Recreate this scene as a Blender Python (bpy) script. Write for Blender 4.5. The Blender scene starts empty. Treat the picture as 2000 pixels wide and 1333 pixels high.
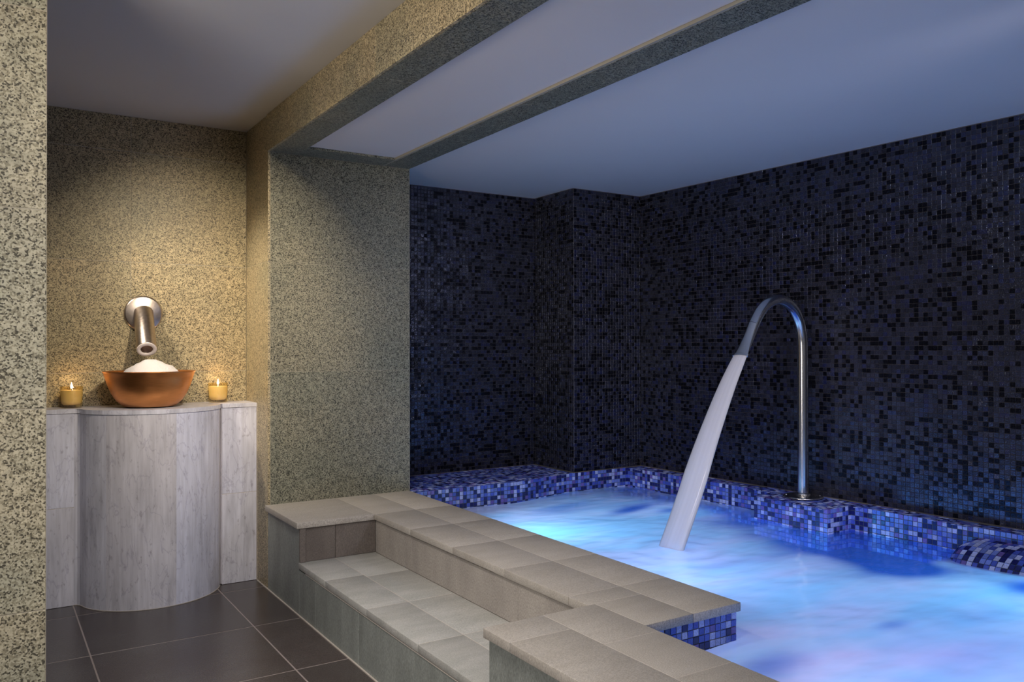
import bpy, bmesh, math, random
import numpy as np
from mathutils import Vector, Matrix
random.seed(7); rng = np.random.default_rng(11)
S = bpy.context.scene
C = S.collection

# ------------------------------------------------------------------ camera
cam = bpy.data.objects.new('camera', bpy.data.cameras.new('camera')); C.objects.link(cam)
cam.data.sensor_width = 36; cam.data.lens = 36*1616.17/2000; cam.data.clip_start = .02
R_ = ((0.8430002, -0.5379102, -0.0017963), (0.0020972, 0.0066259, -0.9999759), (0.5379091, 0.8429761, 0.0067138))
m = Matrix(((R_[0][0], -R_[1][0], -R_[2][0]), (R_[0][1], -R_[1][1], -R_[2][1]), (R_[0][2], -R_[1][2], -R_[2][2])))
cam.matrix_world = Matrix.Translation((0, 0, 1.15)) @ m.to_4x4()
S.camera = cam

# ------------------------------------------------------------------ colour management, world
S.view_settings.view_transform = 'Standard'; S.view_settings.look = 'None'
S.view_settings.gamma = 1; S.view_settings.use_curve_mapping = False
S.view_settings.exposure = 0.0
S.cycles.use_denoising = True
S.cycles.max_bounces = 8; S.cycles.diffuse_bounces = 4; S.cycles.glossy_bounces = 4
S.cycles.transparent_max_bounces = 12
S.cycles.sample_clamp_indirect = 4; S.cycles.caustics_reflective = False; S.cycles.caustics_refractive = False
W = bpy.data.worlds.new('world'); S.world = W; W.use_nodes = True
W.node_tree.nodes['Background'].inputs[0].default_value = (.62, .62, .70, 1)
W.node_tree.nodes['Background'].inputs[1].default_value = .14

# ------------------------------------------------------------------ lights
def area(name, loc, target, size, power, col, spread=180, sizey=None, shape='RECTANGLE'):
    d = bpy.data.lights.new(name, 'AREA'); d.shape = shape; d.size = size; d.size_y = sizey or size
    d.energy = power; d.color = col; d.spread = math.radians(spread)
    o = bpy.data.objects.new(name, d); C.objects.link(o); o.location = loc
    o.rotation_euler = (Vector(target)-Vector(loc)).to_track_quat('-Z', 'Y').to_euler(); return o
def spot(name, loc, target, power, col, ang=70, blend=.6, r=.04):
    d = bpy.data.lights.new(name, 'SPOT'); d.energy = power; d.color = col
    d.spot_size = math.radians(ang); d.spot_blend = blend; d.shadow_soft_size = r
    o = bpy.data.objects.new(name, d); C.objects.link(o); o.location = loc
    o.rotation_euler = (Vector(target)-Vector(loc)).to_track_quat('-Z', 'Y').to_euler(); return o
WARM = (1, .84, .61); NEUT = (1, .93, .84)
spot('niche_downlight', (.92, 2.45, 2.20), (.90, 4.33, 1.16), 98, WARM, 56, .9, .05)
spot('wall_downlight', (.02, 3.84, 2.12), (1.14, 4.10, 1.15), 82, (1, .87, .69), 54, .9, .04)
spot('beam_wash', (-.5, 1.5, 1.75), (1.14, 2.7, 2.17), 38, (1, .82, .58), 66, .9, .12)
area('side_fill_light', (-1.45, .95, 1.30), (1.4, 1.6, .9), .8, 27, (1, .95, .90), 150, 1.6)  # soft fill added out of view, brightens left-facing sides and the steel pipe
area('spa_downlight', (.55, 1.3, 2.2), (.95, 2.3, 0), .5, 10.5, NEUT, 120)
area('coping_downlight', (.66, 2.25, 2.25), (1.35, 2.7, .2), .25, 10.5, (1, .92, .86), 110)
area('pier_downlight', (-.1, 1.35, 2.15), (-.1, 2.5, .8), .25, .8, (1, .92, .80), 120)
spot('pool_downlight', (2.45, .70, 2.04), (2.75, 3.7, .5), 42, (.88, .86, 1), 74, .7, .03)
spot('pool_downlight', (3.1, .30, 2.04), (3.5, 2.4, .9), 20, (.86, .88, 1), 80, .7, .02)
spot('counter_fill_spot', (.45, 1.7, 2.2), (.68, 3.95, .45), 42, (.94, .95, 1), 34, .8, .04)  # unseen spot added to brighten the marble front
spot('spout_fill_spot', (1.62, .75, 2.05), (3.05, 2.65, .85), 62, (1, .95, .96), 34, .7, .05)  # unseen spot added to brighten the jet and its spout
# underwater lamps of the pool, all below the water line
BLUE = (.24, .48, .92); CYAN = (.22, .60, .92); LILA = (.60, .58, .94); PW = .56
for k, (x, y, z, tx, ty, p, c) in enumerate([
        (1.98, 3.2, -.05, 3.0, 3.0, 16, CYAN), (1.98, 2.3, -.10, 3.0, 2.3, 14, BLUE),
        (3.30, 3.3, -.20, 2.4, 3.1, 8, BLUE), (3.35, 1.3, -.15, 2.3, 1.4, 20, CYAN),
        (1.62, .9, -.20, 2.6, 1.4, 20, LILA), (2.2, 3.7, -.15, 2.6, 2.6, 7, LILA), (2.5, .2, -.2, 2.5, 1.3, 18, BLUE)]):
    area('underwater_lamp', (x, y, z), (tx, ty, z+.12), .22, p*PW, c, 170)

# ------------------------------------------------------------------ materials
def mat(name):
    M = bpy.data.materials.new(name); M.use_nodes = True
    nt = M.node_tree; b = nt.nodes['Principled BSDF']; return M, nt, b
def nd(nt, t, **k):
    n = nt.nodes.new(t)
    for a, v in k.items(): setattr(n, a, v)
    return n
def ramp(nt, src, stops, interp='LINEAR'):
    r = nd(nt, 'ShaderNodeValToRGB'); r.color_ramp.interpolation = interp
    e = r.color_ramp.elements
    while len(e) < len(stops): e.new(.5)
    for q, (p, c) in zip(e, stops): q.position = p; q.color = (*c, 1) if len(c) == 3 else c
    nt.links.new(src, r.inputs[0]); return r.outputs[0]
def noise(nt, vec, scale, detail=3, rough=.5):
    n = nd(nt, 'ShaderNodeTexNoise'); n.inputs['Scale'].default_value = scale
    n.inputs['Detail'].default_value = detail; n.inputs['Roughness'].default_value = rough
    nt.links.new(vec, n.inputs['Vector']); return n.outputs['Fac']
def pos(nt, scale=(1, 1, 1), offset=True):
    g = nd(nt, 'ShaderNodeNewGeometry'); mp = nd(nt, 'ShaderNodeMapping'); mp.inputs['Scale'].default_value = scale
    nt.links.new(g.outputs['Position'], mp.inputs['Vector'])
    if offset:
        oi = nd(nt, 'ShaderNodeObjectInfo'); mu = nd(nt, 'ShaderNodeMath', operation='MULTIPLY'); mu.inputs[1].default_value = 37
        nt.links.new(oi.outputs['Random'], mu.inputs[0]); nt.links.new(mu.outputs[0], mp.inputs['Location'])
    return mp.outputs[0]
def mix(nt, f, a, b, mode='MIX'):
    x = nd(nt, 'ShaderNodeMix', data_type='RGBA', blend_type=mode)
    for s, v in ((0, f), (6, a), (7, b)):
        if hasattr(v, 'is_output') or isinstance(v, bpy.types.NodeSocket): nt.links.new(v, x.inputs[s])
        else: x.inputs[s].default_value = v if s == 0 else (*v, 1)
    return x.outputs[2]
def bump(nt, b, h, strength, dist=.01):
    n = nd(nt, 'ShaderNodeBump'); n.inputs['Strength'].default_value = strength; n.inputs['Distance'].default_value = dist
    nt.links.new(h, n.inputs['Height']); nt.links.new(n.outputs[0], b.inputs['Normal'])

def granite(name, light, mid, dark, cell=290, rough=.42):
    M, nt, b = mat(name); p = pos(nt)
    v = nd(nt, 'ShaderNodeTexVoronoi'); v.inputs['Scale'].default_value = cell; nt.links.new(p, v.inputs['Vector'])
    sp = nd(nt, 'ShaderNodeSeparateColor'); nt.links.new(v.outputs['Color'], sp.inputs[0])
    c = ramp(nt, sp.outputs[0], [(0, dark), (.17, dark), (.26, mid), (.45, mid), (.58, light), (1, light)])
    big = ramp(nt, noise(nt, p, 2.6, 3), [(.35, (.86, .88, .84)), (.65, (1.08, 1.02, .92))])
    fine = ramp(nt, noise(nt, p, 60, 3), [(.3, (.75, .75, .75)), (.7, (1.15, 1.15, 1.15))])
    c = mix(nt, 1, c, big, 'MULTIPLY'); c = mix(nt, 1, c, fine, 'MULTIPLY')
    nt.links.new(c, b.inputs['Base Color']); b.inputs['Roughness'].default_value = rough
    b.inputs['Specular IOR Level'].default_value = .35
    return M
G_niche = granite('granite_yellow', (.56, .48, .32), (.32, .27, .18), (.10, .085, .06))
G_pier = granite('granite_beige', (.50, .475, .385), (.30, .28, .215), (.085, .08, .065), 240)
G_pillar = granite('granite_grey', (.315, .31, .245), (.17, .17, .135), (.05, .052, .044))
G_grout = mat('pale_grout')[0]; G_grout.node_tree.nodes['Principled BSDF'].inputs['Base Color'].default_value = (.42, .38, .30, 1)

def stone(name, a, b_, rough=.6, var=.2, streak=(1, 1, 1)):
    M, nt, b = mat(name); p = pos(nt, streak)
    n1 = noise(nt, p, 5, 5, .6); c = ramp(nt, n1, [(.32, a), (.68, b_)])
    sp = ramp(nt, noise(nt, p, 210, 2, .7), [(.35, (.72, .72, .72)), (.65, (1.2, 1.2, 1.2))])
    c = mix(nt, 1, c, sp, 'MULTIPLY')
    oi = nd(nt, 'ShaderNodeObjectInfo')
    tone = ramp(nt, oi.outputs['Random'], [(0, (1-var,)*3), (1, (1+var*.5,)*3)])
    c = mix(nt, 1, c, tone, 'MULTIPLY')
    nt.links.new(c, b.inputs['Base Color']); b.inputs['Roughness'].default_value = rough
    bump(nt, b, noise(nt, p, 120, 4, .7), .25, .002); return M
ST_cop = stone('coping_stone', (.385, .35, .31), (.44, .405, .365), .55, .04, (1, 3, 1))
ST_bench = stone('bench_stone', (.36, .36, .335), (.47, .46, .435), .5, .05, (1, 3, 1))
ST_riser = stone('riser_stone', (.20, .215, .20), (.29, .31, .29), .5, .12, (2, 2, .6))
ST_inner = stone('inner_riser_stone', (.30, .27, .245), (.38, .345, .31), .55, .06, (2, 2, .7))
ST_floor = stone('floor_stone', (.060, .043, .040), (.080, .068, .064), .24, .15)
ST_floor.node_tree.nodes['Principled BSDF'].inputs['Specular IOR Level'].default_value = .55
ST_shade = stone('shaded_riser_stone', (.12, .10, .09), (.17, .145, .13), .55, .06, (2, 2, .7))  # darker copy of the inner riser stone, shade put into its colour
GR_w = mat('white_grout')[0]; GR_w.node_tree.nodes['Principled BSDF'].inputs['Base Color'].default_value = (.52, .47, .42, 1)
GR_f = mat('floor_grout')[0]; GR_f.node_tree.nodes['Principled BSDF'].inputs['Base Color'].default_value = (.34, .29, .27, 1)
GR_d = mat('dark_grout')[0]; GR_d.node_tree.nodes['Principled BSDF'].inputs['Base Color'].default_value = (.17, .155, .14, 1)

def marble():
    M, nt, b = mat('marble'); p = pos(nt, (1, 1, .22)); q = pos(nt, (1, 1, 1))
    base = ramp(nt, noise(nt, p, 14, 5, .6), [(.3, (.56, .56, .61)), (.5, (.72, .72, .78)), (.75, (.82, .82, .89))])
    w = nd(nt, 'ShaderNodeTexNoise'); w.inputs['Scale'].default_value = 15; w.inputs['Detail'].default_value = 6
    w.inputs['Distortion'].default_value = .6; nt.links.new(pos(nt, (1, 1, .35)), w.inputs['Vector'])
    vein = ramp(nt, w.outputs['Fac'], [(.482, (1, 1, 1)), (.5, (.80, .79, .83)), (.514, (1, 1, 1))])
    spots = ramp(nt, noise(nt, pos(nt, (1, 1, .45)), 55, 4, .65), [(.30, (.66, .64, .66)), (.40, (1, 1, 1))])
    fib = ramp(nt, noise(nt, pos(nt, (1, 1, .06)), 70, 3, .6), [(.3, (.84, .83, .84)), (.7, (1.06, 1.06, 1.07))])
    c = mix(nt, 1, base, vein, 'MULTIPLY'); c = mix(nt, .9, c, spots, 'MULTIPLY'); c = mix(nt, 1, c, fib, 'MULTIPLY')
    oi = nd(nt, 'ShaderNodeObjectInfo')
    c = mix(nt, 1, c, ramp(nt, oi.outputs['Random'], [(0, (.90, .87, .85)), (.5, (.96, .96, .98)), (1, (.97, .99, 1.08))]), 'MULTIPLY')
    nt.links.new(c, b.inputs['Base Color']); b.inputs['Roughness'].default_value = .35; return M
MARB = marble()
def plain(name, col, rough=.5, metal=0, **k):
    M, nt, b = mat(name); b.inputs['Base Color'].default_value = (*col, 1); b.inputs['Roughness'].default_value = rough
    b.inputs['Metallic'].default_value = metal
    for a, v in k.items(): b.inputs[a].default_value = v
    return M
def paint(name, col):
    M, nt, b = mat(name)
    c = ramp(nt, noise(nt, pos(nt), 1.2, 3), [(.3, tuple(v*.96 for v in col)), (.7, col)])
    nt.links.new(c, b.inputs['Base Color']); b.inputs['Roughness'].default_value = .75; return M
PAINT = paint('ceiling_paint', (.62, .61, .62)); PAINT2 = paint('pool_ceiling_paint', (.80, .74, .70))

def glass_tile(name, rough, spec, sparkle, black=False):
    M, nt, b = mat(name)
    at = nd(nt, 'ShaderNodeAttribute'); at.attribute_name = 'tint'
    p = pos(nt, offset=False); n = noise(nt, p, 260, 3, .7)
    c = mix(nt, .6, at.outputs['Color'], ramp(nt, n, [(.3, (.6, .6, .6)), (.7, (1.5, 1.5, 1.5))]), 'MULTIPLY')
    nt.links.new(c, b.inputs['Base Color']); b.inputs['Roughness'].default_value = rough
    if black:
        b.inputs['Specular Tint'].default_value = (.72, .78, 1, 1)
        # the black chips are matt, the others reflect
        q = nd(nt, 'ShaderNodeMapRange'); q.inputs[1].default_value = .004; q.inputs[2].default_value = .015
        q.inputs[3].default_value = .28; q.inputs[4].default_value = spec; nt.links.new(at.outputs['Fac'], q.inputs[0]); nt.links.new(q.outputs[0], b.inputs['Specular IOR Level'])
    else: b.inputs['Specular IOR Level'].default_value = spec
    bump(nt, b, noise(nt, p, 190, 2, .6), sparkle, .003); return M
TILE_wall = glass_tile('dark_glass_mosaic', .17, 1.15, .5, True)
TILE_pool = glass_tile('blue_glass_mosaic', .22, .55, .12)
GROUT_wall = plain('mosaic_grout_dark', (.115, .105, .11), .8)
GROUT_pool = plain('mosaic_grout_blue', (.075, .10, .11), .8)

def steel(name, col, rough, brush=(1, 1, 1)):
    M, nt, b = mat(name); b.inputs['Metallic'].default_value = 1
    n = noise(nt, pos(nt, brush, False), 90, 3)
    nt.links.new(ramp(nt, n, [(.3, tuple(v*.85 for v in col)), (.7, col)]), b.inputs['Base Color'])
    r = nd(nt, 'ShaderNodeMapRange'); r.inputs[3].default_value = rough*.8; r.inputs[4].default_value = rough*1.25
    nt.links.new(n, r.inputs[0]); nt.links.new(r.outputs[0], b.inputs['Roughness']); return M
STEEL = steel('brushed_steel', (.68, .66, .64), .19, (6, 6, .4)); TAPST = steel('satin_nickel', (.60, .52, .47), .30)
COPPER = steel('copper', (.80, .34, .12), .38, (.3, .3, 6))

def poolbody():
    M, nt, b = mat('pool_basin_mosaic'); p = pos(nt, offset=False)
    v = nd(nt, 'ShaderNodeVectorMath', operation='SCALE'); v.inputs['Scale'].default_value = 1/.0215
    nt.links.new(p, v.inputs[0]); fl = nd(nt, 'ShaderNodeVectorMath', operation='FLOOR'); nt.links.new(v.outputs[0], fl.inputs[0])
    w = nd(nt, 'ShaderNodeTexWhiteNoise'); nt.links.new(fl.outputs[0], w.inputs['Vector'])
    c = ramp(nt, w.outputs['Value'], [(0, (.01, .02, .16)), (.3, (.03, .08, .42)), (.7, (.10, .20, .62)), (1, (.35, .45, .80))])
    nt.links.new(c, b.inputs['Base Color']); b.inputs['Roughness'].default_value = .4; return M
BASIN = poolbody()

def water_mat():
    M, nt, b = mat('pool_water'); nt.nodes.remove(b); out = nt.nodes['Material Output']
    at = nd(nt, 'ShaderNodeAttribute'); at.attribute_name = 'foam'
    p = pos(nt, (1.0, 2.6, 1), False)
    r = nd(nt, 'ShaderNodeMapping'); r.inputs['Rotation'].default_value = (0, 0, .35); nt.links.new(p, r.inputs[0])
    n = noise(nt, r.outputs[0], 1.35, 1.6, .45)
    ad = nd(nt, 'ShaderNodeMath', operation='MULTIPLY_ADD'); ad.inputs[1].default_value = 1.3; nt.links.new(n, ad.inputs[0])
    sb = nd(nt, 'ShaderNodeMath', operation='SUBTRACT'); nt.links.new(at.outputs['Fac'], sb.inputs[0]); sb.inputs[1].default_value = .64
    nt.links.new(sb.outputs[0], ad.inputs[2])
    f = nd(nt, 'ShaderNodeMapRange'); f.inputs[1].default_value = .14; f.inputs[2].default_value = .85
    f.inputs[3].default_value = .05; f.inputs[4].default_value = .93
    f.interpolation_type = 'SMOOTHSTEP'
    nt.links.new(ad.outputs[0], f.inputs[0])
    col = ramp(nt, noise(nt, r.outputs[0], 1.7, 3), [(.35, (.56, .84, .96)), (.5, (.74, .86, .96)), (.64, (.92, .86, .97))])
    tr = nd(nt, 'ShaderNodeBsdfTranslucent'); di = nd(nt, 'ShaderNodeBsdfDiffuse')
    nt.links.new(col, tr.inputs[0]); nt.links.new(col, di.inputs[0])
    m1 = nd(nt, 'ShaderNodeMixShader'); m1.inputs[0].default_value = .35; nt.links.new(tr.outputs[0], m1.inputs[1]); nt.links.new(di.outputs[0], m1.inputs[2])
    tq = nd(nt, 'ShaderNodeBsdfTransparent'); tq.inputs[0].default_value = (.35, .62, 1, 1)
    ts = nd(nt, 'ShaderNodeBsdfTranslucent'); ts.inputs[0].default_value = (.01, .20, .85, 1)
    tp = nd(nt, 'ShaderNodeMixShader'); tp.inputs[0].default_value = .45; nt.links.new(tq.outputs[0], tp.inputs[1]); nt.links.new(ts.outputs[0], tp.inputs[2])
    m2 = nd(nt, 'ShaderNodeMixShader'); nt.links.new(f.outputs[0], m2.inputs[0]); nt.links.new(tp.outputs[0], m2.inputs[1]); nt.links.new(m1.outputs[0], m2.inputs[2])
    gl = nd(nt, 'ShaderNodeBsdfGlossy'); gl.inputs['Roughness'].default_value = .16
    fr = nd(nt, 'ShaderNodeFresnel'); fr.inputs[0].default_value = 1.33
    bp = nd(nt, 'ShaderNodeBump'); bp.inputs['Strength'].default_value = .35; bp.inputs['Distance'].default_value = .012
    nt.links.new(noise(nt, pos(nt, (1, 2, 1), False), 8, 1.5, .5), bp.inputs['Height'])
    nt.links.new(bp.outputs[0], gl.inputs['Normal']); nt.links.new(bp.outputs[0], fr.inputs['Normal'])
    m3 = nd(nt, 'ShaderNodeMixShader'); nt.links.new(fr.outputs[0], m3.inputs[0]); nt.links.new(m2.outputs[0], m3.inputs[1]); nt.links.new(gl.outputs[0], m3.inputs[2])
    nt.links.new(m3.outputs[0], out.inputs[0]); return M
WATER = water_mat()
def jet_mat():
    M, nt, b = mat('jet_water'); nt.nodes.remove(b); out = nt.nodes['Material Output']
    tc = nd(nt, 'ShaderNodeUVMap'); mp = nd(nt, 'ShaderNodeMapping'); mp.inputs['Scale'].default_value = (7, .5, 1)
    nt.links.new(tc.outputs[0], mp.inputs[0]); n = noise(nt, mp.outputs[0], 1.0, 3)
    tr = nd(nt, 'ShaderNodeBsdfTranslucent'); di = nd(nt, 'ShaderNodeBsdfDiffuse')
    for x in (tr, di): x.inputs[0].default_value = (.96, .94, .98, 1)
    m1 = nd(nt, 'ShaderNodeMixShader'); m1.inputs[0].default_value = .5; nt.links.new(tr.outputs[0], m1.inputs[1]); nt.links.new(di.outputs[0], m1.inputs[2])
    tp = nd(nt, 'ShaderNodeBsdfTransparent'); f = nd(nt, 'ShaderNodeMapRange')
    f.inputs[1].default_value = .3; f.inputs[2].default_value = .7; f.inputs[3].default_value = .78; f.inputs[4].default_value = .95
    nt.links.new(n, f.inputs[0])
    m2 = nd(nt, 'ShaderNodeMixShader'); nt.links.new(f.outputs[0], m2.inputs[0]); nt.links.new(tp.outputs[0], m2.inputs[1]); nt.links.new(m1.outputs[0], m2.inputs[2])
    gl = nd(nt, 'ShaderNodeBsdfGlossy'); gl.inputs['Roughness'].default_value = .12
    fr = nd(nt, 'ShaderNodeFresnel'); fr.inputs[0].default_value = 1.2
    m3 = nd(nt, 'ShaderNodeMixShader'); nt.links.new(fr.outputs[0], m3.inputs[0]); nt.links.new(m2.outputs[0], m3.inputs[1]); nt.links.new(gl.outputs[0], m3.inputs[2])
    nt.links.new(m3.outputs[0], out.inputs[0]); return M
JET = jet_mat()

# ------------------------------------------------------------------ object helpers
def link(name, me, m, parent=None, **props):
    o = bpy.data.objects.new(name, me); C.objects.link(o)
    if m and not me.materials: me.materials.append(m)
    if parent: o.parent = parent
    for k, v in props.items(): o[k] = v
    return o
def empty(name, loc, **props):
    o = bpy.data.objects.new(name, None); C.objects.link(o); o.location = loc; o.empty_display_size = .05
    for k, v in props.items(): o[k] = v
    return o
def smooth(me, on=True):
    me.polygons.foreach_set('use_smooth', [on]*len(me.polygons)); me.update()
def from_bm(bm, name):
    me = bpy.data.meshes.new(name); bmesh.ops.recalc_face_normals(bm, faces=bm.faces); bm.to_mesh(me); bm.free(); return me
def bx(name, lo, hi, m, parent=None, bev=0.0, seg=1, **props):
    """a box slab whose origin sits at its own centre"""
    lo = Vector(lo); hi = Vector(hi); c = (lo+hi)/2; d = hi-lo
    bm = bmesh.new(); bmesh.ops.create_cube(bm, size=1)
    bmesh.ops.scale(bm, vec=d, verts=bm.verts)
    if bev: bmesh.ops.bevel(bm, geom=list(bm.edges), offset=min(bev, min(d)*.45), segments=seg, affect='EDGES', profile=.5)
    me = from_bm(bm, name)
    if seg > 1: smooth(me); 
    o = link(name, me, m, None, **props)
    if parent: o.parent = parent; o.location = c-parent.location
    else: o.location = c
    return o
def prism(name, pts, z0, z1, m, parent=None, bev=0, **props):
    bm = bmesh.new()
    c = Vector((sum(p[0] for p in pts)/len(pts), sum(p[1] for p in pts)/len(pts), z0))
    a = [bm.verts.new((p[0]-c.x, p[1]-c.y, 0)) for p in pts]; b = [bm.verts.new((p[0]-c.x, p[1]-c.y, z1-z0)) for p in pts]
    n = len(pts); bm.faces.new(a[::-1]); top = bm.faces.new(b)
    for i in range(n): bm.faces.new((a[i], a[(i+1) % n], b[(i+1) % n], b[i]))
    if bev: bmesh.ops.bevel(bm, geom=list(top.edges), offset=bev, segments=2, affect='EDGES')
    o = link(name, from_bm(bm, name), m, None, **props)
    if parent: o.parent = parent; o.location = c-parent.location
    else: o.location = c
    return o
def lathe(name, prof, m, parent, loc, n=48, wob=0, **props):
    bm = bmesh.new(); rings = []
    for r, z in prof:
        if r < 1e-6: rings.append([bm.verts.new((0, 0, z))]); continue
        rings.append([bm.verts.new(((r+random.uniform(-wob, wob))*math.cos(2*math.pi*i/n), (r+random.uniform(-wob, wob))*math.sin(2*math.pi*i/n), z+random.uniform(-wob, wob)*.6)) for i in range(n)])
    for a, b in zip(rings, rings[1:]):
        for i in range(n):
            j = (i+1) % n
            if len(a) == 1 and len(b) == 1: continue
            if len(a) == 1: bm.faces.new((a[0], b[i], b[j]))
            elif len(b) == 1: bm.faces.new((a[i], a[j], b[0]))
            else: bm.faces.new((a[i], a[j], b[j], b[i]))
    me = from_bm(bm, name); smooth(me)
    o = link(name, me, m, parent, **props); o.location = loc; return o
def sweep(name, path, frames, radii, m, parent, n=28, cap=True, uv=False, **props):
    """path: points; frames: (u, v) per point; radii: (a, b) per point"""
    bm = bmesh.new(); rings = []
    for P, (u, v), (a, b) in zip(path, frames, radii):
        rings.append([bm.verts.new(P+u*a*math.cos(2*math.pi*i/n)+v*b*math.sin(2*math.pi*i/n)) for i in range(n)])
    L = bm.loops.layers.uv.new('UVMap') if uv else None
    for k, (A, B) in enumerate(zip(rings, rings[1:])):
        for i in range(n):
            j = (i+1) % n; f = bm.faces.new((A[i], A[j], B[j], B[i]))
            if uv:
                def cu(q): return abs(((q+n/4) % n)/n*2-1)
                for lp, (q, kk) in zip(f.loops, ((i, k), (i+1, k), (i+1, k+1), (i, k+1))): lp[L].uv = (cu(q), kk/len(path))
    if cap:         # end caps on vertices of their own keep the rim crisp
        for R, rev in ((rings[0], True), (rings[-1], False)):
            q = [bm.verts.new(v.co) for v in R]; bm.faces.new(q[::-1] if rev else q)
    me = from_bm(bm, name); smooth(me)
    return link(name, me, m, parent, **props)

# ---- mosaic: every tile is a bevelled, slightly tilted glass chip
def tint(me, cols):
    a = me.attributes.new('tint', 'FLOAT_COLOR', 'CORNER'); a.data.foreach_set('color', np.ascontiguousarray(cols, dtype=np.float32).ravel())
Q9 = np.array([(8, 9, 10, 11)]+[(i, (i+1) % 4, 4+(i+1) % 4, 4+i) for i in range(4)]+[(4+i, 4+(i+1) % 4, 8+(i+1) % 4, 8+i) for i in range(4)])
def chips(corners, normal, tiltamt=.015, th=.0026, bev=.0009, gap=.0013, **k):
    """corners (n,4,3) of the cells, normal (n,3) -> vertices (n,12,3)"""
    c = corners.mean(1, keepdims=True); d = corners-c
    L = np.linalg.norm(d, axis=2, keepdims=True)+1e-9
    base = c+d*(1-gap/L*.75); n = normal[:, None, :]
    inner = c+d*(1-(gap+bev)/L*.75-.02)
    t = rng.normal(0, tiltamt, (len(c), 2)); e1 = d[:, 0]-d[:, 1]; e2 = d[:, 1]-d[:, 2]
    e1 /= np.linalg.norm(e1, axis=1, keepdims=True)+1e-9; e2 /= np.linalg.norm(e2, axis=1, keepdims=True)+1e-9
    dz = (np.einsum('nij,nj->ni', d, e1)*t[:, :1]+np.einsum('nij,nj->ni', d, e2)*t[:, 1:])[:, :, None]
    return np.concatenate([base, base+n*(th-bev+dz), inner+n*(th+dz)], axis=1)
def chip_mesh(name, V, cols, m):
    n = len(V); F = (Q9[None]+(np.arange(n)*12)[:, None, None]).reshape(-1, 4)
    me = bpy.data.meshes.new(name)
    me.from_pydata(V.reshape(-1, 3).tolist(), [], F.tolist()); me.materials.append(m)
    tint(me, np.repeat(np.concatenate([cols, np.ones((n, 1))], 1), 36, axis=0)); me.update(); return me
def palette(n, table):
    w = np.array([t[0] for t in table], float); c = np.array([t[1] for t in table])
    i = rng.choice(len(table), n, p=w/w.sum()); return i, np.clip(c[i]*rng.uniform(.85, 1.15, (n, 1)), 0, 1)
P_WALL = [(26, (.002, .002, .004)), (34, (.010, .010, .018)), (28, (.017, .017, .030)), (12, (.009, .011, .040))]
P_POOL = [(26, (.010, .013, .11)), (22, (.055, .09, .46)), (26, (.13, .19, .56)), (17, (.36, .42, .74)), (9, (.13, .10, .38))]
def mosaic(parent, o, U, V, N, nu, nv, pal, m, pitch=.0215, keep=None, single=None, tiltamt=.028, warp=None):
    """tiles a plane (or warp(u, v)); single(c) picks the tiles that become objects of their own"""
    o, U, V, N = (np.array(a, float) for a in (o, U, V, N))
    i, j = [a.ravel() for a in np.meshgrid(np.arange(nu), np.arange(nv), indexing='ij')]
    def P(a, b):
        if warp: return warp(a, b)
        return o+np.outer(a*pitch, U)+np.outer(b*pitch, V)
    co = np.stack([P(i, j), P(i+1, j), P(i+1, j+1), P(i, j+1)], axis=1)
    nn = np.cross(co[:, 1]-co[:, 0], co[:, 3]-co[:, 0]); nn /= np.linalg.norm(nn, axis=1, keepdims=True)+1e-12
    if not warp and nn[0]@N < 0: nn = -nn; co = co[:, ::-1]
    ok = np.ones(len(co), bool)
    cen = co.mean(1)
    if keep is not None: ok &= keep(cen)
    co, nn, cen = co[ok], nn[ok], cen[ok]
    ci, cols = palette(len(co), pal)
    sel = np.zeros(len(co), bool)
    if single is not None:
        s = single(cen); idx = np.argsort(s)[:300]; sel[idx[s[idx] < 1e8]] = True
    off = np.array(parent.location)
    V12 = chips(co, nn, tiltamt, th=.0026 if pal is P_WALL else .0018, gap=.0013 if pal is P_WALL else .0022)
    if (~sel).any():
        link('mosaic_tiles', chip_mesh('mosaic_tiles', V12[~sel]-off, cols[~sel], m), None, parent, kind='stuff')
    cache = {}
    for k in np.where(sel)[0]:
        key = ci[k] if not warp else ('w', k)
        if key not in cache:
            cache[key] = (chip_mesh('tile', V12[k:k+1]-cen[k], cols[k:k+1], m))
        t = link('tile', cache[key], None, parent); t.location = cen[k]-off
        if not warp: t.rotation_euler = tuple(rng.normal(0, .006, 3))

# ================================================================== STRUCTURE
# floor with its tiles (0.602 x 0.546 m grid)
fl = bx('floor', (-1.6, -1.2, -.06), (1.16, 4.5, -.0008), GR_f, kind='structure')
xs = [-1.6, -1.469, -.867, -.265, .337, .939, 1.14]; ys = [-1.2, -.917, -.371, .175, .721, 1.267, 1.813, 2.359, 2.905, 3.451, 3.997, 4.5]
g = .0028
for a, b in zip(xs, xs[1:]):
    for c, d in zip(ys, ys[1:]):
        if b-a < .05 or (b < -.3 and c > 2.4): continue
        bx('tile', (a+g, c+g, -.0034), (b-g, d-g, 0), ST_floor, fl, .0008)
bx('trim_1', (1.1335, -1.2, -.003), (1.1395, 4.12, .0035), GR_w, kind='structure')

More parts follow.
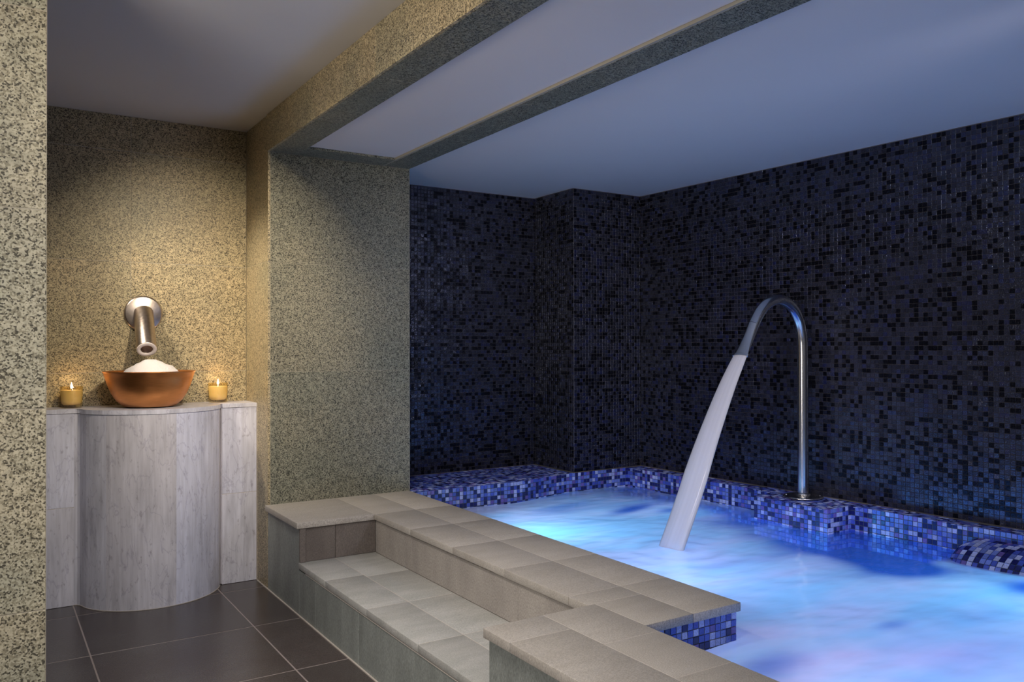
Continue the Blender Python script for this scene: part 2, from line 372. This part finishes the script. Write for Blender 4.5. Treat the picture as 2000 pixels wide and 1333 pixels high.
# granite clad walls: a pale backing and slabs of stone proud of it
def clad(name, lo, hi, axis, slabs, m, th=.012, gap=.0012, **kw):
    """core box + slabs on the face `axis` ('-y' or '-x'); slabs: (a0, a1, z0, z1) along the face"""
    lo = list(lo); hi = list(hi)
    if axis == '-y': f = lo[1]; lo[1] = f+.0011
    else: f = lo[0]; lo[0] = f+.0011
    w = bx(name, lo, hi, G_grout, kind='structure')
    for a0, a1, z0, z1 in slabs:
        if axis == '-y': bx('slab', (a0+gap, f, z0+gap), (a1-gap, f+th, z1-gap), m, w, .0012)
        else: bx('slab', (f, a0+gap, z0+gap), (f+th, a1-gap, z1-gap), m, w, .0012)
    return w
zc = [0, .50, 1.03, 1.56, 2.09, 2.26]
clad('wall_niche', (-.75, 4.332, 0), (1.14, 4.5, 2.30), '-y',
     [(a, b, c, d) for a, b in ((-.75, -.078), (-.078, .594), (.594, 1.14)) for c, d in zip(zc, zc[1:])], G_niche)
clad('wall_pier', (-1.6, 2.5, 0), (.139, 2.82, 2.30), '-y',
     [(a, b, c, d) for a, b in ((-1.6, -.80), (-.80, .139)) for c, d in ((0, .46), (.46, .9885), (.9885, 1.513), (1.513, 2.039), (2.039, 2.26))], G_pier)
# pillar block between niche and pool: side face (x = 1.14) and front face (y = 3.948)
pil = bx('wall_pillar', (1.1411, 3.9491, 0), (1.8805, 4.5, 2.32), G_grout, kind='structure')
for c, d in ((0, .5), (.5, 1.03), (1.03, 1.56), (1.56, 2.26)):
    bx('slab', (1.14, 3.948+.0006, c+.0006), (1.152, 4.331, d-.0006), G_niche, pil, .001)
for c, d in ((.372, 1.03), (1.03, 1.555), (1.555, 2.083)):
    bx('slab', (1.1525, 3.948, c+.0006), (1.8795, 3.96, d-.0006), G_pillar, pil, .001)
bx('slab', (1.88, 3.95, .30), (1.884, 4.39, 2.10), G_pillar, pil)
# beams
def beam(name, x0, x1, ys_, zt, side):   # a stone clad soffit strip, slightly proud of the plaster
    w = bx(name, (x0+.0011, -1.2, 2.0841), (x1-.0005, 3.948, zt), G_grout, kind='structure')
    for a, b in zip(ys_, ys_[1:]):
        if side: bx('slab', (x0, a+.0008, 2.083), (x0+.012, b-.0008, 2.26), G_niche, w, .001)
        bx('slab', (x0+.0125, a+.0008, 2.083), (x1, b-.0008, 2.095), G_pillar, w, .001)
    return w
beam('trim_2', 1.135, 1.281, [-1.2, -.6, .05, .7, 1.35, 2.0, 2.65, 3.3, 3.948], 2.30, True)
beam('trim_3', 1.728, 1.880, [-1.2, -.6, .05, .7, 1.35, 2.0, 2.65, 3.3, 3.948], 2.30, False)
bx('trim_4', (1.281, 3.790, 2.083), (1.728, 3.948, 2.30), G_pillar, kind='structure')
# ceilings
bx('ceiling', (-1.6, -1.2, 2.26), (1.147, 4.4, 2.32), PAINT, kind='structure')
bx('ceiling.001', (1.281, -1.2, 2.094), (1.728, 3.79, 2.14), PAINT2, kind='structure')
bx('ceiling.002', (1.88, -1.2, 2.10), (3.9, 4.6, 2.16), PAINT2, kind='structure')
bx('wall_left', (-1.7, -1.2, 0), (-1.6, 4.5, 2.3), PAINT, kind='structure')

# pool room walls ------------------------------------------------------
ZT = 2.10; PIT = .0215
wb = bx('wall_pool_back', (1.88, 4.390, -.7), (3.6, 4.5, 2.14), GROUT_wall, kind='structure')
mosaic(wb, (1.885, 4.3899, .398), (1, 0, 0), (0, 0, 1), (0, -1, 0), 51, 79, P_WALL, TILE_wall)
colm = bx('wall_column', (2.975, 3.975, -.7), (3.60, 4.42, 2.14), GROUT_wall, kind='structure')
mosaic(colm, (2.9749, 3.975, .398), (0, 1, 0), (0, 0, 1), (-1, 0, 0), 19, 79, P_WALL, TILE_wall)
mosaic(colm, (2.975, 3.9749, .398), (1, 0, 0), (0, 0, 1), (0, -1, 0), 25, 79, P_WALL, TILE_wall)
ua = Vector((.0357, -1, 0)).normalized()          # the right wall runs slightly skew
def wx(y): return 3.50+(3.97-y)*.0357
pts = [(wx(4.4), 4.4), (wx(-1.2), -1.2), (3.95, -1.2), (3.95, 4.4)]
wr = prism('wall_right', pts, -.7, 2.14, GROUT_wall, kind='structure')
mosaic(wr, (wx(3.97)-.0001, 3.97, .398), tuple(ua), (0, 0, 1), (-1, 0, 0), 175, 79, P_WALL, TILE_wall,
       single=lambda c: np.where((c[:, 1] > 1.72), np.linalg.norm(c-np.array([0, 0, 1.15]), axis=1), 1e9))

# mosaic kerb round the pool ------------------------------------------
def cx_(y): return 3.375+(3.93-y)*.044            # front line of the kerb along the right wall
BXF, BY0, BY1 = 3.268, 2.43, 2.86                 # the spout's block
kerb = [(1.88, 3.87), (2.50, 3.87), (2.90, 3.952), (cx_(3.952), 3.952)]
kerb2 = [(cx_(3.952), 3.952), (cx_(BY1), BY1), (BXF, BY1), (BXF, BY0), (cx_(BY0), BY0), (cx_(-1.0), -1.0)]
poly = kerb+kerb2[1:]+[(3.7, -1.0), (3.7, 4.45), (1.88, 4.45)]
kb = prism('wall_kerb', poly, -.7, .3932, GROUT_pool, kind='structure')
def seg_tiles(p, q, z0, nv, single=None, pal=P_POOL):
    p = Vector((*p, z0)); q = Vector((*q, z0)); d = q-p; L = d.length; nu = max(1, round(L/PIT)); d.normalize()
    n = Vector((d.y, -d.x, 0)) 
    def warp(a, b): return np.outer(a*(L/nu), d)+np.outer(b*PIT, (0, 0, 1))+np.array(p)
    mosaic(kb, p, d, (0, 0, 1), n, nu, nv, pal, TILE_pool, warp=warp, single=single, tiltamt=.012)
run = kerb+kerb2[1:]
near = lambda c: np.where((c[:, 1] < 2.43) & (c[:, 1] > 1.62) & (c[:, 2] > .27), np.linalg.norm(c-np.array([0, 0, 1.15]), axis=1), 1e9)
for k, (p, q) in enumerate(zip(run, run[1:])):
    seg_tiles(p, q, .398-PIT*9, 9, near if k == len(run)-2 else None)
def inpoly(c, P):
    x, y = c[:, 0], c[:, 1]; r = np.zeros(len(c), bool)
    for (x1, y1), (x2, y2) in zip(P, P[1:]+P[:1]):
        cnd = ((y1 > y) != (y2 > y)); r ^= cnd & (x < (x2-x1)*(y-y1)/((y2-y1) or 1e-9)+x1)
    return r
wallside = lambda c: inpoly(c, poly) & ~((c[:, 0] > 2.97) & (c[:, 1] > 3.97)) & (c[:, 1] < 4.385) & (c[:, 0] < wx(0)-.0) & (c[:, 0] < 3.50+(3.97-c[:, 1])*.0357-.004)
mosaic(kb, (1.885, .2, .3932), (1, 0, 0), (0, 1, 0), (0, 0, 1), 84, 196, P_POOL, TILE_pool, keep=wallside, tiltamt=.01)

# pool basin below the water ------------------------------------------
basin = bx('floor.001', (1.45, -1.2, -.76), (3.9, 4.5, -.70), BASIN, kind='structure')
# spout block etc. below water already part of wall_kerb

# ================================================================== POOL SURROUND (stone steps and coping)
sur = empty('pool_surround', (1.5, 2.6, 0), label='grey stone pool surround with coping ledge and a recessed step bench', category='pool surround')
ZC = .398; CT = .026
def core(lo, hi): return bx('core', lo, hi, GR_d, sur)
core((1.152, 3.485, 0), (1.49, 3.959, ZC-CT)); core((1.492, -.8, -.7), (1.865, 1.69, ZC-CT) if False else (1.865, -.8+.001, 0))
bpy.data.objects.remove(bpy.data.objects['core.001'])
core((1.492, 1.70, -.7), (1.863, 3.959, ZC-CT))
core((1.152, -.8, -.0), (1.489, 1.903, ZC-CT)); core((1.152, 1.903, 0), (1.4925, 3.486, .199))
core((1.30, -.8, -.7), (1.489, 1.903, 0))
g = .0010
def cop(a, b, c, d, m=ST_cop): return bx('coping_slab', (a+g, c+g, ZC-CT), (b-g, d-g, ZC), m, sur, .0015, 2)
# pool side strip: two columns of slabs
yy = [1.69, 2.01, 2.375, 2.74, 3.105, 3.47, 3.947]
for c, d in zip(yy, yy[1:]): cop(1.48, 1.683, c if c > 1.7 else 1.912, d); cop(1.683, 1.875, c, d)
cop(1.505, 1.683, 1.69, 1.912)
cop(1.125, 1.48, 3.47, 3.947)
ya = [-.8, -.4, .03, .46, .90, 1.34, 1.778, 1.912]; yb_ = [-.8, -.35, .08, .51, .95, 1.385, 1.640, 1.912]
for c, d in zip(ya, ya[1:]): cop(1.125, 1.320, c, d)
for c, d in zip(yb_, yb_[1:]): cop(1.320, 1.505, c, d)
# grout laid flush in the joints under the coping slabs
bx('grout_bed', (1.130, 3.476, ZC-CT-.001), (1.875-.004, 3.947, ZC-.0007), GR_w, sur)
bx('grout_bed', (1.484, 1.694, ZC-CT-.001), (1.871, 3.476, ZC-.0007), GR_w, sur)
bx('grout_bed', (1.130, -.8, ZC-CT-.001), (1.500, 1.908, ZC-.0007), GR_w, sur)
# bench
bg = .0013
for a, b, ys2 in ((1.136, 1.30, [1.903, 2.33, 2.74, 3.16, 3.486]), (1.30, 1.49, [1.903, 2.33, 2.74, 3.13, 3.486])):
    for c, d in zip(ys2, ys2[1:]): bx('bench_slab', (a+bg, c+bg, .199), (b-bg, d-bg, .225), ST_bench, sur, .0015, 2)
bx('grout_bed', (1.141, 1.903, .198), (1.49, 3.486, .2243), GR_w, sur)
bx('grout_line', (1.1385, 1.905, .1935), (1.144, 3.40, .1975), GR_w, sur)
bx('grout_line', (1.488, 1.913, .3675), (1.4905, 2.45, .3715), GR_w, sur)
# risers
def rs(lo, hi, m): return bx('riser_slab', lo, hi, m, sur, .001)
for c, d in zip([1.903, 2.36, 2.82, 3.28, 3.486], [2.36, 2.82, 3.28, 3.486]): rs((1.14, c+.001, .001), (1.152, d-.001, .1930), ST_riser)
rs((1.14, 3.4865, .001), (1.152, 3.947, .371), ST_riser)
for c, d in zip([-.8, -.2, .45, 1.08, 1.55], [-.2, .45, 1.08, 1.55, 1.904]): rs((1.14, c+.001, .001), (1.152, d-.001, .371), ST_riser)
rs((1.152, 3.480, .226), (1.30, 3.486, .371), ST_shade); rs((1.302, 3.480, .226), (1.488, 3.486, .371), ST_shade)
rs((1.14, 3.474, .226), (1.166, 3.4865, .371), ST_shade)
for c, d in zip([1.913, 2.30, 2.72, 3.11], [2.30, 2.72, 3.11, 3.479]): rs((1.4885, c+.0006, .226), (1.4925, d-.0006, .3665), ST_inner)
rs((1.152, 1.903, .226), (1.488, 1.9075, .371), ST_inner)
# pool-side mosaic under the coping (end face and long face)
def side_tiles(p, q, z1, nv, single=None):
    p = Vector((*p, z1-nv*PIT)); q = Vector((*q, z1-nv*PIT)); d = q-p; L = d.length; nu = max(1, round(L/PIT)); d.normalize()
    def warp(a, b): return np.outer(a*(L/nu), d)+np.outer(b*PIT, (0, 0, 1))+np.array(p)
    mosaic(sur, p, d, (0, 0, 1), None or (0, 0, 1), nu, nv, P_POOL, TILE_pool, warp=warp, single=single)
side_tiles((1.492, 1.6995), (1.8632, 1.6995), ZC-CT-.001, 8, lambda c: np.where(c[:, 2] > .26, -c[:, 2], 1e9))
side_tiles((1.8635, 1.70), (1.8635, 3.87), ZC-CT-.001, 6)
side_tiles((1.4905, -.8), (1.4905, 1.70), ZC-CT-.001, 6)

# ================================================================== WATER
ZW = .285
def build_water():
    st = .014; x = np.arange(1.47, 3.56, st); y = np.arange(-.8, 4.0, st)
    X, Y = np.meshgrid(x, y, indexing='ij')
    f = np.full_like(X, .80)
    def blob(cx, cy, sx, sy, amp, rot=0):
        nonlocal f
        c, s = math.cos(rot), math.sin(rot); dx, dy = X-cx, Y-cy
        f += amp*np.exp(-((dx*c+dy*s)/sx)**2-((-dx*s+dy*c)/sy)**2)
    blob(2.89, 3.36, .22, .07, -.75, .2); blob(3.05, 3.22, .12, .06, -.5)
    blob(3.10, 2.14, .19, .24, -1.15); blob(3.02, 1.90, .16, .12, -.6); blob(3.34, 2.20, .16, .34, -.9)
    blob(3.28, 3.2, .14, .60, -.45); blob(3.10, 2.75, .26, .36, -.42); blob(2.75, 3.6, .35, .12, -.25); blob(2.30, 3.80, .5, .06, -.1)
    blob(3.14, 1.50, .12, .12, -.6); blob(2.36, 1.53, .10, .035, -.35); blob(1.80, 1.53, .2, .10, -.42); blob(2.0, 1.35, .3, .10, -.25)
    blob(3.22, 1.86, .09, .10, .55); blob(2.50, 2.62, .14, .12, .3); blob(2.48, 1.60, .5, .18, .2); blob(2.2, 3.2, .3, .3, .1)
    Z = .0030*np.sin(7*X+3*Y+2*np.sin(4*Y))+.0012*np.sin(15*Y-6*X+3*np.sin(5*X))+.0006*np.sin(41*X+13*Y+2*np.sin(19*Y))
    r = np.hypot(X-2.50, Y-2.62); Z += .016*np.exp(-(r/.09)**2)+.004*np.cos(r*55)*np.exp(-r/.18)
    idx = -np.ones(X.shape, int); vs = []; fv = []
    inside = ((X > 1.855) | (Y < 1.71)) & (X > 1.475) & (X < 3.382+(3.93-Y)*.044) & (Y < 3.88+np.clip((X-2.5)*.205, 0, .085))
    inside &= ~((X > BXF+.012) & (Y > BY0+.012) & (Y < BY1-.012))
    for i in range(X.shape[0]):
        for j in range(X.shape[1]):
            if inside[i, j]: idx[i, j] = len(vs); vs.append((X[i, j], Y[i, j], Z[i, j])); fv.append(f[i, j])
    a, b, c, d = idx[:-1, :-1].ravel(), idx[1:, :-1].ravel(), idx[1:, 1:].ravel(), idx[:-1, 1:].ravel()
    ok = (a >= 0) & (b >= 0) & (c >= 0) & (d >= 0)
    me = bpy.data.meshes.new('pool_water'); me.from_pydata(vs, [], np.stack([a, b, c, d], 1)[ok].tolist())
    at = me.attributes.new('foam', 'FLOAT', 'POINT'); at.data.foreach_set('value', np.array(fv, dtype=np.float32))
    smooth(me); o = link('pool_water', me, WATER, None, kind='stuff', label='churning foamy blue lit water filling the pool', category='water')
    o.location = (0, 0, ZW); return o
build_water()

# ================================================================== SPOUT AND ITS JET
B0 = Vector((3.441, 2.70, ZC)); SD = Vector((-.9967, -.0810, 0)); BN = Vector((.0810, -.9967, 0)); UP = Vector((0, 0, 1))
sp = empty('water_spout', B0, label='tall swan neck stainless steel water spout on mosaic block beside pool', category='spout')
def spl(P, n):
    out = []
    for k in range(len(P)-1):
        p0 = P[max(k-1, 0)]; p1 = P[k]; p2 = P[k+1]; p3 = P[min(k+2, len(P)-1)]
        for t in np.linspace(0, 1, n, endpoint=False):
            out.append(tuple(.5*((2*b)+(-a+c)*t+(2*a-5*b+4*c-d)*t*t+(-a+3*b-3*c+d)*t**3) for a, b, c, d in zip(p0, p1, p2, p3)))
    out.append(P[-1]); return out
arc = spl([(0, 1.12), (.006, 1.20), (.035, 1.285), (.10, 1.350), (.195, 1.375), (.285, 1.352), (.345, 1.308), (.392, 1.25)], 7)
noz = spl([(.392, 1.25), (.43, 1.190), (.462, 1.145), (.490, 1.108)], 6)
def frames(pts):
    P = [SD*s+UP*(z-ZC) for s, z in pts]; F = []
    for i in range(len(P)):
        T = (P[min(i+1, len(P)-1)]-P[max(i-1, 0)]).normalized(); F.append((T.cross(BN).normalized(), BN))
    return P, F
P, F = frames([(0, ZC+.006), (0, .7), (0, 1.12)]+arc[1:])
sweep('pipe', P, F, [(.0255, .0255)]*len(P), STEEL, sp, 32)
P, F = frames(noz)
R2 = [(.0255*(1-t)+.0085*t, .0255*(1-t)+.040*t) for t in np.linspace(0, 1, len(P))**1.6]
sweep('nozzle', P, F, R2, STEEL, sp, 32)
P2, F2 = P[-2:], F[-2:]
sweep('lip', [P[-1]-(P[-1]-P[-2]).normalized()*.004, P[-1]+(P[-1]-P[-2]).normalized()*.006], F[-2:], [(.0115, .043)]*2, STEEL, sp, 32)
lathe('base_plate', [(0, .010), (.030, .0105), (.034, .012), (.090, .008), (.0955, .005), (.098, 0), (0, 0)], STEEL, sp, (0, 0, .0005), 48)
lathe('collar', [(.026, .010), (.036, .011), (.034, .018), (.0262, .022)], STEEL, sp, (0, 0, .0), 32)
for k in range(4):
    a = math.pi/4+k*math.pi/2
    lathe('screw', [(0, .0115), (.005, .0112), (.006, .009), (.006, .006)], STEEL, sp, (.08*math.cos(a), .08*math.sin(a), 0), 12)
# jet
js = spl([(.491, 1.108), (.60, .950), (.739, .712), (.86, .475), (.972, ZW-.01)], 10)
P = [B0+SD*s+UP*(z-ZC) for s, z in js]; F = []
for i in range(len(P)):
    T = (P[min(i+1, len(P)-1)]-P[max(i-1, 0)]).normalized(); F.append((T.cross(BN).normalized(), BN))
o0 = Vector(P[0]); R3 = [(.008+.016*t, .037+.030*min(1, t*1.6)) for t in np.linspace(0, 1, len(P))]
jet = sweep('water_jet', [p-o0 for p in P], F, R3, JET, None, 40, cap=False, uv=True, kind='stuff', label='pale jet of water falling from the steel spout', category='water jet')
jet.location = o0

# ================================================================== HEADREST ROLL at the right kerb
hr = empty('pool_headrest', (3.36, 1.3, .26), label='rounded mosaic headrest roll against the pool kerb at water level', category='headrest')
Y1, YR, LEN = 1.93, .11, 1.3
def roll(a, b):
    s = a*PIT                                    # along the roll from its rounded end
    sh = np.sqrt(np.clip(1-((YR-np.minimum(s*1.0, YR))/YR)**2, 0.0, 1))
    th = b/12*math.radians(125)
    y = Y1-s; x0 = 3.375+(3.93-y)*.044
    return np.stack([x0-.203*np.sin(th)*sh-.001, y, .245+(.112*np.cos(th))*sh], axis=1)
def hmesh():
    a, b = np.meshgrid(np.arange(0, 56), np.arange(0, 13), indexing='ij'); V = roll(a.ravel().astype(float), b.ravel().astype(float))
    Vc = V+np.array([.001, 0, -.003])-np.array(hr.location); n = 13
    F = [(i*n+j, i*n+j+1, (i+1)*n+j+1, (i+1)*n+j) for i in range(55) for j in range(12)]
    me = bpy.data.meshes.new('core'); me.from_pydata(Vc.tolist(), [], F); smooth(me); link('core', me, GROUT_pool, hr)
hmesh()
def warp(a, b): return roll(a.astype(float), b.astype(float))[:, :]
mosaic(hr, (0, 0, 0), (1, 0, 0), (0, 0, 1), (0, 0, 1), 55, 12, P_POOL, TILE_pool, warp=warp, single=lambda c: np.where((c[:, 1] > 1.5) & (c[:, 2] > .26), -c[:, 1], 1e9), tiltamt=.008)

# ================================================================== MARBLE COUNTER
ZM = .875
mc = empty('marble_counter', (.66, 4.2, 0), label='veined grey marble counter with a bulging curved front under the copper bowl', category='counter')
acx, acy, ar = .663, 4.225, .314
def arcp(a): return (acx+ar*math.cos(a), acy+ar*math.sin(a))
aL = math.radians(180+22); aR = math.radians(360-14)
front = [(.340, 4.162), (.352, 4.158), (.362, 4.146), (.368, 4.128)]+[arcp(aL+(aR-aL)*k/40) for k in range(1, 41)]+[(.970, 4.140)]
YP = 4.150
def off(pts, d):
    out = []
    for i, p in enumerate(pts):
        a = Vector(pts[max(i-1, 0)]); b = Vector(pts[min(i+1, len(pts)-1)]); t = (b-a).normalized(); out.append((p[0]-t.y*d, p[1]+t.x*d))
    return out
inner = off(front, .022)
def stave(i0, i1):
    o_ = front[i0:i1+1]; n_ = inner[i0:i1+1][::-1]
    s = prism('stave', o_+n_, .002, ZM-.020, MARB, mc); smooth(s.data, False)
    return s
n = len(front)-1
for a, b in ((0, 10), (10, 25), (25, 40), (40, n)): stave(a, b)
for a, b in ((0, .437), (.437, ZM-.02)):
    bx('panel', (-.72, 4.160, a+.001), (.3395, 4.18, b-.0012), MARB, mc, .0008)
    bx('panel', (.9725, 4.133, a+.001), (1.1365, 4.155, b-.0012), MARB, mc, .0008)
bx('grout_bed', (-.72, 4.1608, .001), (.3385, 4.181, ZM-.021), GR_w, mc); bx('grout_bed', (.9735, 4.1338, .001), (1.136, 4.156, ZM-.021), GR_w, mc)
bx('core', (-.72, 4.182, 0), (1.139, 4.331, ZM-.021), GR_w, mc)
prism('core', [(p[0], p[1]) for p in off(front, .0235)][2:-1]+[(.93, 4.20), (.40, 4.20)], 0, ZM-.021, GR_w, mc)
bx('grout_line', (1.1365, 4.128, 0), (1.1398, 4.150, ZM), GR_w, mc)
of = off(front, -.003)
top = [(-.72, 4.331), (-.72, 4.157), (.336, 4.157)]+of[1:-1]+[(.974, 4.130), (1.1385, 4.130), (1.1385, 4.331)]
prism('countertop', top, ZM-.0195, ZM, MARB, mc, .0015)
base = off(front, -.002)
prism('grout_line', [(p[0], p[1]) for p in base]+[(p[0], p[1]) for p in off(front, .004)][::-1], 0.0005, .0035, GR_w, mc)

# ---- copper bowl with salt
bc = Vector((.645, 4.118, ZM))
bowl = empty('copper_bowl', bc, label='wide round copper bowl standing on the marble counter', category='bowl')
prof = [(0, 0), (.085, 0), (.112, .006), (.140, .030), (.160, .062), (.176, .100), (.186, .130), (.194, .158), (.199, .163), (.1975, .166), (.192, .163),
        (.184, .132), (.172, .098), (.155, .062), (.134, .034), (.108, .014), (.08, .009), (0, .009)]
lathe('bowl_body', prof, COPPER, bowl, (0, 0, 0), 64)
SALT, nts, bs = mat('bath_salt'); bs.inputs['Base Color'].default_value = (.76, .72, .73, 1); bs.inputs['Roughness'].default_value = .7
bs.inputs['Subsurface Weight'].default_value = .15; bump(nts, bs, noise(nts, pos(nts, offset=False), 130, 3), .6, .004)
salt = lathe('salt_heap', [(.160, .090), (.150, .120), (.125, .150), (.105, .170), (.085, .186), (.062, .197), (.042, .207), (.022, .216), (0, .219)], SALT, None, bc+Vector((.008, 0, 0)), 30, .0068,
             label='white heap of bath salt filling the copper bowl', category='salt', kind='stuff')

# ---- wall tap above the bowl
tap = empty('wall_tap', (.649, 4.3315, 1.312), label='satin metal wall tap angled down over the copper bowl', category='tap')
fl_ = lathe('flange', [(0, .014), (.078, .014), (.086, .010), (.0875, 0), (0, 0)], TAPST, tap, (0, 0, 0), 56); fl_.rotation_euler = (math.pi/2, 0, 0)
tipv = Vector((.637-.649, 4.150-4.3315, 1.140-1.312)); st_ = Vector((0, -.004, .006))
d = (tipv-st_); L = d.length; q = d.to_track_quat('Z', 'Y').to_euler()
pp = lathe('spout_pipe', [(.044, 0), (.044, L-.004), (.0425, L), (.027, L), (.026, L-.003), (.026, L-.12), (0, L-.12)], TAPST, tap, st_, 48); pp.rotation_euler = q
ring = lathe('outlet_ring', [(.0262, L-.002), (.0435, L-.0005), (.0425, L+.003), (.0272, L+.003), (.0262, L-.002)], plain('pale_plastic', (.78, .70, .68), .4), tap, st_, 48); ring.rotation_euler = q

# ---- candles
WAX, ntw, bw = mat('candle_wax'); bw.inputs['Base Color'].default_value = (.98, .74, .42, 1); bw.inputs['Roughness'].default_value = .5
bw.inputs['Subsurface Weight'].default_value = .3; bw.inputs['Subsurface Radius'].default_value = (.03, .02, .006)
GL, ntg, bg_ = mat('green_glass'); ntg.nodes.remove(bg_)
tpn = nd(ntg, 'ShaderNodeBsdfTransparent'); tpn.inputs[0].default_value = (1, .95, .80, 1)
gln = nd(ntg, 'ShaderNodeBsdfGlossy'); gln.inputs['Roughness'].default_value = .04
mxn = nd(ntg, 'ShaderNodeMixShader'); mxn.inputs[0].default_value = .07
ntg.links.new(tpn.outputs[0], mxn.inputs[1]); ntg.links.new(gln.outputs[0], mxn.inputs[2]); ntg.links.new(mxn.outputs[0], ntg.nodes['Material Output'].inputs[0])
FL, ntf, bf = mat('flame'); bf.inputs['Base Color'].default_value = (1, .8, .5, 1); bf.inputs['Emission Color'].default_value = (1, .78, .45, 1); bf.inputs['Emission Strength'].default_value = 9
for (cx0, cy0, lab) in ((.337, 4.262, 'lit votive candle in green glass beside the stone pier'), (.985, 4.272, 'lit votive candle in green glass next to the pillar wall')):
    cd = empty('votive_candle', (cx0, cy0, ZM), label=lab, category='candle', group='votive candles on the marble counter')
    lathe('glass_cup', [(0, 0), (.040, 0), (.044, .004), (.0470, .096), (.0462, .097), (.0455, .095), (.0428, .014), (.036, .010), (0, .009)], GL, cd, (0, 0, 0), 40)
    lathe('wax', [(0, .012), (.030, .0125), (.0390, .019), (.0424, .032), (.0444, .078), (.043, .080), (0, .0785)], WAX, cd, (0, 0, 0), 40)
    lathe('wick', [(.0009, .078), (.0009, .090), (0, .090)], plain('wick_black', (.02, .02, .02)), cd, (0, 0, 0), 8)
    lathe('flame', [(0, .086), (.0035, .089), (.0052, .095), (.0042, .102), (.002, .110), (0, .117)], FL, cd, (0, 0, 0), 16)
    d_ = bpy.data.lights.new('candle_light', 'POINT'); d_.energy = .16; d_.color = (1, .6, .25); d_.shadow_soft_size = .012
    lo_ = bpy.data.objects.new('candle_light', d_); C.objects.link(lo_); lo_.parent = cd; lo_.location = (0, 0, .125)
